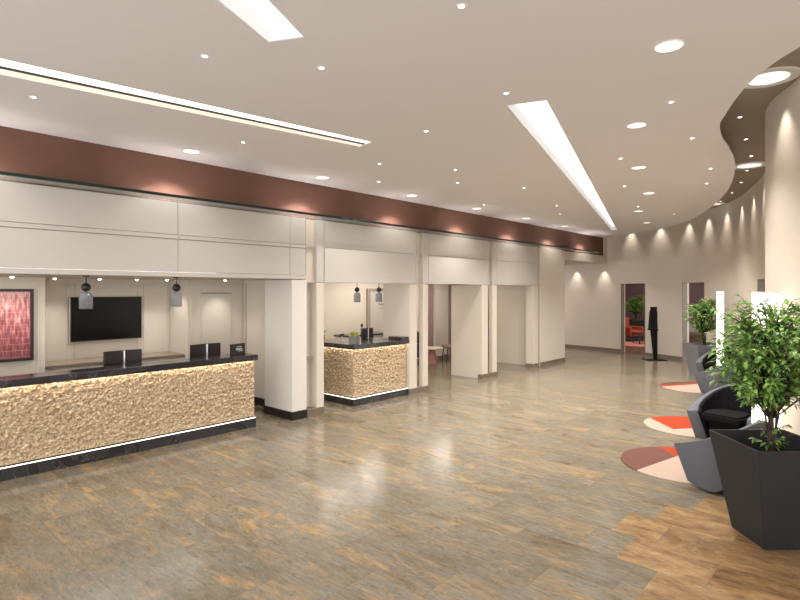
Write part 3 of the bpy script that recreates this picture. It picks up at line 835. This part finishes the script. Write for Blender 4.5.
# ------------------------------------------------------------------ rugs
def rug(c, r, cuts, base, label):
    bm = bmesh.new(); lathe(bm, [(0, 0), (r, 0), (r, .009), (r-.006, .012), (0, .012)], 72)
    for f in bm.faces: f.material_index = base
    for lines, mi in cuts:         # every line: two world points; the piece on its left side
        for a, b in lines:
            a = Vector((a[0]-c[0], a[1]-c[1], 0)); d = Vector((b[0]-c[0], b[1]-c[1], 0))-a
            bmesh.ops.bisect_plane(bm, geom=bm.verts[:]+bm.edges[:]+bm.faces[:], plane_co=a, plane_no=(-d.y, d.x, 0), dist=1e-5)
        for f in bm.faces:
            p = f.calc_center_median(); ok = True
            for a, b in lines:
                a = Vector((a[0]-c[0], a[1]-c[1])); d = Vector((b[0]-c[0], b[1]-c[1]))-a
                if d.x*(p.y-a.y)-d.y*(p.x-a.x) < 0: ok = False
            if ok: f.material_index = mi
    o = obj('rug', bm, None, mats=[M['rug_brown'], M['rug_cream'], M['rug_orange']], loc=(c[0], c[1], 0.0005))
    return tagp(o, label, 'rug', 'round patchwork rugs by the armchairs')
rug((6.75, 1.71), .68, [([((6.95, 1.87), (6.17, 2.04))], 1), ([((7.05, 1.93), (7.28, 2.17)), ((6.17, 2.04), (6.95, 1.87))][::-1], 0), ([((7.28, 2.17), (7.05, 1.93)), ((6.17, 2.04), (6.95, 1.87))], 2)], 0,
    'round rug of brown, cream and orange wedges beside the nearest armchair')
rug((8.69, 2.11), .64, [([((8.32, 2.26), (8.66, 2.58))], 1), ([((8.6, 2.04), (8.32, 2.26))], 1)], 2,
    'round rug with a large orange patch and cream edge, middle of three')
rug((12.25, 2.87), .68, [([((12.1, 3.30), (12.87, 2.87))], 2), ([((12.3, 3.34), (12.95, 2.98))], 0)], 1,
    'round pale pink rug with an orange strip, farthest of three')

# ------------------------------------------------------------------ glowing light columns
def light_column(r, z, ang, label):
    x, y = w(r, z)
    t = thing('light_column', label, 'floor lamp', (x, y, 0), ang)
    obj('base', B(-.13, .13, -.07, .07, 0, .03, .003), M['white'], t)
    obj('diffuser', B(-.125, .125, -.065, .065, .031, 1.97, .004), M['lightbox'], t)
    obj('frame', B(-.129, -.1255, -.069, -.0655, .031, 1.985), M['silver'], t)
    obj('cap', B(-.125, .125, -.065, .065, 1.971, 1.985, .002), M['white'], t)
    return t
light_column(3.825, 5.59, face(.97, .24), 'tall glowing white light column behind the big ficus, right of the armchair')
light_column(6.57, 11.0, face(.512, .86), 'slim glowing white light column between the armchairs, left of the big ficus')

# ------------------------------------------------------------------ kiosk by the far wall
x, y = w(7.30, 15.4)
t = thing('kiosk_stand', 'slim black totem stand with a small screen against the far wall', 'kiosk', (x, y, 0), hdg)
obj('base_plate', B(-.20, .22, -.30, .26, 0, .018, .003), M['matteblack'], t)
obj('post', B(.03, .11, -.115, -.02, .019, 1.36, .003), M['matteblack'], t)
bm = bmesh.new(); frustum(bm, [(-.05, -.05, .019), (.028, -.05, .019), (.028, .01, .019), (-.05, .01, .019)], [(-.08, -.05, .86), (.028, -.05, .86), (.028, .10, .86), (-.08, .10, .86)])
obj('front_leg', bm, M['matteblack'], t)
bm = bmesh.new(); frustum(bm, [(-.14, -.04, .915), (.028, -.04, .915), (.028, .16, .915), (-.14, .16, .915)], [(-.08, -.05, 1.42), (.028, -.05, 1.42), (.028, .12, 1.42), (-.08, .12, 1.42)])
obj('screen_housing', bm, M['matteblack'], t)
obj('tray', B(-.20, .028, -.03, .18, .862, .912, .004), M['matteblack'], t)
obj('head', B(-.07, .028, -.055, .10, 1.422, 1.53, .004), M['matteblack'], t)

# ------------------------------------------------------------------ lounge beyond the curved wall
struct('wall_far', B(24.6, 24.8, -1, 12.5, 0, 3.2), M['purple'])
struct('wall_far.001', B(18.4, 24.8, 9.0, 9.2, 0, 3.2), M['purple'])
bm = bmesh.new(); prism(bm, [w(9.0, 15.6), w(9.7, 15.5), w(9.75, 15.7), w(9.05, 15.8)], 0, 2.9)
struct('wall_far.002', B(19.6, 19.8, 1.2, 4.1, 0, 3.2), M['mauve'])
bm.free()
struct('ceiling.005', B(18.35, 24.8, -1, 12.5, 3.2, 3.3), M['ceiling'])
x, y = w(9.12, 21.3)
t = thing('red_armchair', 'red orange armchair seen through the first doorway', 'armchair', (x, y, 0), hdg+PI+.5)
obj('seat', B(-.35, .38, -.3, .3, .2, .44, .05), M['red'], t)
obj('backrest', B(-.45, -.27, -.36, .36, .3, .92, .06), M['red'], t)
for s in (-1, 1): obj('armrest', B(-.35, .36, s*.35-.07, s*.35+.07, .2, .58, .05), M['red'], t)
for sx in (-1, 1):
    for sy in (-1, 1): obj('leg', tube(bmesh.new(), [(sx*.3, sy*.28, .2), (sx*.33, sy*.31, 0)], [.02, .012]), M['black'], t)
x, y = w(9.2, 20.2)
t = thing('coffee_table', 'low black coffee table on the pink rug through the first doorway', 'table', (x, y, .012), hdg)
obj('tabletop', B(-.3, .3, -.33, .33, .33, .37, .004), M['black'], t)
for sx in (-1, 1):
    for sy in (-1, 1): obj('leg', B(sx*.26-.02, sx*.26+.02, sy*.29-.02, sy*.29+.02, 0, .33), M['black'], t)
x, y = w(8.95, 20.0)
tagp(obj('rug', lathe(bmesh.new(), [(0, 0), (1.0, 0), (1.0, .008), (0, .011)], 60), M['pinkrug'], loc=(x, y, .0005)), 'pink patterned rug on the lounge floor through the first doorway', 'rug')
x, y = w(8.75, 15.75)
t = thing('bench', 'cream backed bench with a brown wood ledge seen through the second doorway', 'bench', (x, y, 0), 0)
obj('seat', B(-.3, .3, -.7, .7, .62, .74, .01), M['wood'], t); obj('base', B(-.26, .26, -.66, .66, 0, .619), M['wood'], t)
obj('backrest', B(.22, .32, -.7, .7, .741, 1.25, .02), M['lightbox' if False else 'cream'], t)

# ------------------------------------------------------------------ ceiling lamps
def make_small(z):
    t = thing('downlight', 'x', 'downlight', (0, 0, z))
    obj('trim_ring', lathe(bmesh.new(), [(.019, -.001), (.019, -.005), (.032, -.005), (.035, -.001)], 24), M['white'], t, True)
    obj('lens', lathe(bmesh.new(), [(0, -.004), (.018, -.004), (.018, -.001), (0, -.001)], 20), M['lens'], t)
    return t
small = [
 (2.65, 1.90, 'small round downlight nearest the top edge, right of the short light slot'),
 (1.95, 3.70, 'small round downlight between the short light slot and the cream cove'),
 (2.66, 3.23, 'small round downlight just right of the end of the short light slot'),
 (1.34, 5.61, 'small round downlight at far left between the cream cove and the brown fascia'),
 (3.38, 5.52, 'small round downlight under the cream cove, right of the leftmost wide ceiling lamp'),
 (4.08, 2.45, 'small round downlight close to the near end of the long light slot'),
 (4.47, 3.67, 'small round downlight right of the far tip of the cream cove'),
 (5.20, 5.09, 'upper of two small downlights stacked below the tip of the cream cove'),
 (6.05, 5.94, 'lower of two small downlights stacked below the tip of the cream cove, near the fascia'),
 (6.18, 4.54, 'upper small downlight of a close pair halfway between fascia and long slot'),
 (6.95, 5.06, 'lower small downlight of a close pair halfway between fascia and long slot'),
 (9.07, 5.96, 'small downlight right beside the fourth wide lamp along the brown fascia'),
 (8.06, 4.50, 'faint small downlight left of the middle of the long light slot'),
 (10.18, 4.94, 'small downlight left of the far half of the long slot, upper of two'),
 (11.34, 5.43, 'faint small downlight left of the far half of the long slot, lower of two'),
 (5.28, 1.45, 'small downlight above the right-hand wide lamp nearest the curved ceiling edge'),
 (6.69, 1.62, 'small downlight left of where the curved ceiling edge bulges most'),
 (7.10, 2.56, 'small downlight just left of the third wide lamp of the right-hand row'),
 (9.02, 3.19, 'small downlight between long slot and the fourth wide lamp of the right-hand row'),
 (11.40, 3.76, 'small downlight just above the fifth wide lamp of the right-hand row'),
 (8.53, 1.83, 'upper of two small downlights beside the curved ceiling edge'),
 (9.68, 2.13, 'lower of two small downlights beside the curved ceiling edge'),
 (13.07, 3.53, 'farthest small downlight by the curved ceiling edge above the far wall'),
]
d0 = make_small(HC)
for k, (x, y, lab) in enumerate(small):
    if k == 0: d0.location = (x, y, HC); d0['label'] = lab; d0['group'] = 'small downlights in the main ceiling'
    else: dup(d0, (x, y, HC), None, lab)
    spot((x, y, HC-.02), 26+12.5*x, 124, .9)

def make_disc(r, z, m, name, cat, rr=.92):
    t = thing(name, 'x', cat, (0, 0, z))
    obj('trim_ring', lathe(bmesh.new(), [(r*rr, -.001), (r*rr, -.008), (r, -.006), (r*1.03, -.001)], 40), M['white'], t, True)
    obj('diffuser', lathe(bmesh.new(), [(0, -.006), (r*rr*.995, -.006), (r*rr*.995, -.001), (0, -.001)], 40), m, t)
    return t
od = ['first', 'second', 'third', 'fourth', 'fifth', 'sixth']
e0 = make_disc(.097, HC, M['disc'], 'ceiling_lamp', 'ceiling lamp')
for k in range(6):
    x = 3.17+2.075*k; lab = '%s from the left of six wide round lamps beside the brown fascia' % od[k]
    if k == 0: e0.location = (x, 6.35, HC); e0['label'] = lab; e0['group'] = 'wide round ceiling lamps'
    else: dup(e0, (x, 6.35, HC), None, lab)
for k in range(-1, 7):
    spot((3.10+2.09*k, 6.45, HC-.03), 110, 112, .6, (1, .95, .96), .03)
for k, (x, y) in enumerate([(4.06, 1.13), (5.78, 1.92), (7.79, 2.56), (9.96, 3.1), (12.06, 3.97), (14.26, 4.49)]):
    dup(e0, (x, y, HC), None, '%s nearest of six wide round lamps in the curving right-hand ceiling row' % od[k])
    spot((x, y, HC-.03), 24+7*x, 124, .9)

# recess behind the curved ceiling edge
rec = [(6.46, .95), (7.57, 1.31), (8.73, 1.44), (9.88, 1.56), (11.02, 1.80), (12.15, 2.08), (13.32, 2.45), (14.39, 2.88)]
rlab = ['overlapping the nearest big disc', 'first beyond the nearest big disc', 'second beyond the nearest big disc', 'just above the middle big disc',
        'just below the middle big disc', 'second below the middle big disc', 'third below the middle big disc', 'beside the farthest big disc']
s0 = make_small(HR)
for k, (x, y) in enumerate(rec):
    lab = 'small downlight in the dark recess by the curved wall, '+rlab[k]
    if k == 0: s0.location = (x, y, HR); s0['label'] = lab; s0['group'] = 'small downlights in the curved recess'
    else: dup(s0, (x, y, HR), None, lab)
b0 = make_disc(.27, HR, M['bigdisc'], 'recess_lamp', 'ceiling lamp', .66)
for k, (x, y) in enumerate([(6.36, .86), (10.6, 1.70), (14.75, 3.12)]):
    lab = '%s big white disc lamp in the dark curved recess' % ['nearest', 'middle', 'farthest'][k]
    if k == 0: b0.location = (x, y, HR-.001); b0['label'] = lab; b0['group'] = 'big disc lamps in the recess'
    else: dup(b0, (x, y, HR-.001), None, lab)
# wall washers, .3 m off the wall along the whole curve
acc = 0; last = None
for k in range(nearest((17.97, 9.0)), len(wl)-8):
    if last is not None: acc += (wl[k]-last).length
    last = wl[k]
    if acc >= (1.0 if wl[k].x > 14.5 else 1.15) or k == nearest((17.97, 9.0)):
        acc = 0; p = wl[k]-nrm(k)*.14
        z = HR-.03 if wl[k].y < 6.7 else 2.85
        spot((p.x, p.y, z), 34, 72, 1., (1, .94, .87), .02)

# reception bay downlights, then unseen area lamps added to brighten bays and lounge
bl = [(1.75, 8.30, 'tiny downlight over the red painting in the reception soffit'), (2.40, 8.95, 'tiny downlight left of the television in the reception soffit'),
      (3.00, 8.95, 'tiny downlight above the left half of the television in reception soffit'), (3.55, 8.95, 'tiny downlight above the right end of the television in reception soffit'),
      (4.00, 8.85, 'tiny downlight in the recess corner right of the television'), (4.74, 8.30, 'tiny downlight over the plain raised panel at right of the reception')]
q0 = thing('downlight', 'x', 'downlight', (0, 0, 2.18))
obj('trim_ring', lathe(bmesh.new(), [(.024, -.001), (.024, -.005), (.034, -.005), (.037, -.001)], 24), M['white'], q0, True)
obj('lens', lathe(bmesh.new(), [(.023, -.001), (.023, -.006), (.018, -.016), (.009, -.022), (0, -.024)], 20), M['lens'], q0, True)
for k, (x, y, lab) in enumerate(bl):
    if k == 0: q0.location = (x, y, 2.18); q0['label'] = lab; q0['group'] = 'tiny downlights in the reception soffit'
    else: dup(q0, (x, y, 2.18), None, lab)
    spot((x, y, 2.14), 17, 100, .9, (1, .95, .88))
area((2.0, 7.75, 2.17), 22, 4.4, .8, (1, .96, .9))
for x, y, p in ((6.3, 8.6, 24), (7.8, 8.6, 13), (9.2, 8.8, 24), (11.4, 8.6, 22), (14.6, 9.0, 8)):
    area((x, y, 2.40), p, 1.5, 1.1, (1, .95, .87))
area((16, 9.5, 2.86), 40, .8, .8, (1, .95, .9))
for x, y in ((20.5, 7), (22.5, 6.5), (20.0, 3.5), (17.8, 2.6)): area((x, y, 3.15), 28, .8, .8, (1, .92, .85))

# ------------------------------------------------------------------ even world light added as fill through the unwalled back, camera
wd = bpy.data.worlds.new('World'); scn.world = wd; wd.use_nodes = True
bg = wd.node_tree.nodes['Background']; bg.inputs[0].default_value = (.975, .985, 1, 1); bg.inputs[1].default_value = 3.2

cam = bpy.data.cameras.new('camera'); co = bpy.data.objects.new('camera', cam); COL.objects.link(co)
cam.sensor_width = 36; cam.lens = 24.12; cam.shift_y = -.0119; cam.clip_start = .05; cam.clip_end = 200
co.location = (0, 0, 2.0); co.rotation_euler = (PI/2, 0, hdg-PI/2)
scn.camera = co
scn.view_settings.view_transform = 'Standard'; scn.view_settings.look = 'None'
scn.view_settings.exposure = .40; scn.view_settings.gamma = 1; scn.view_settings.use_curve_mapping = False
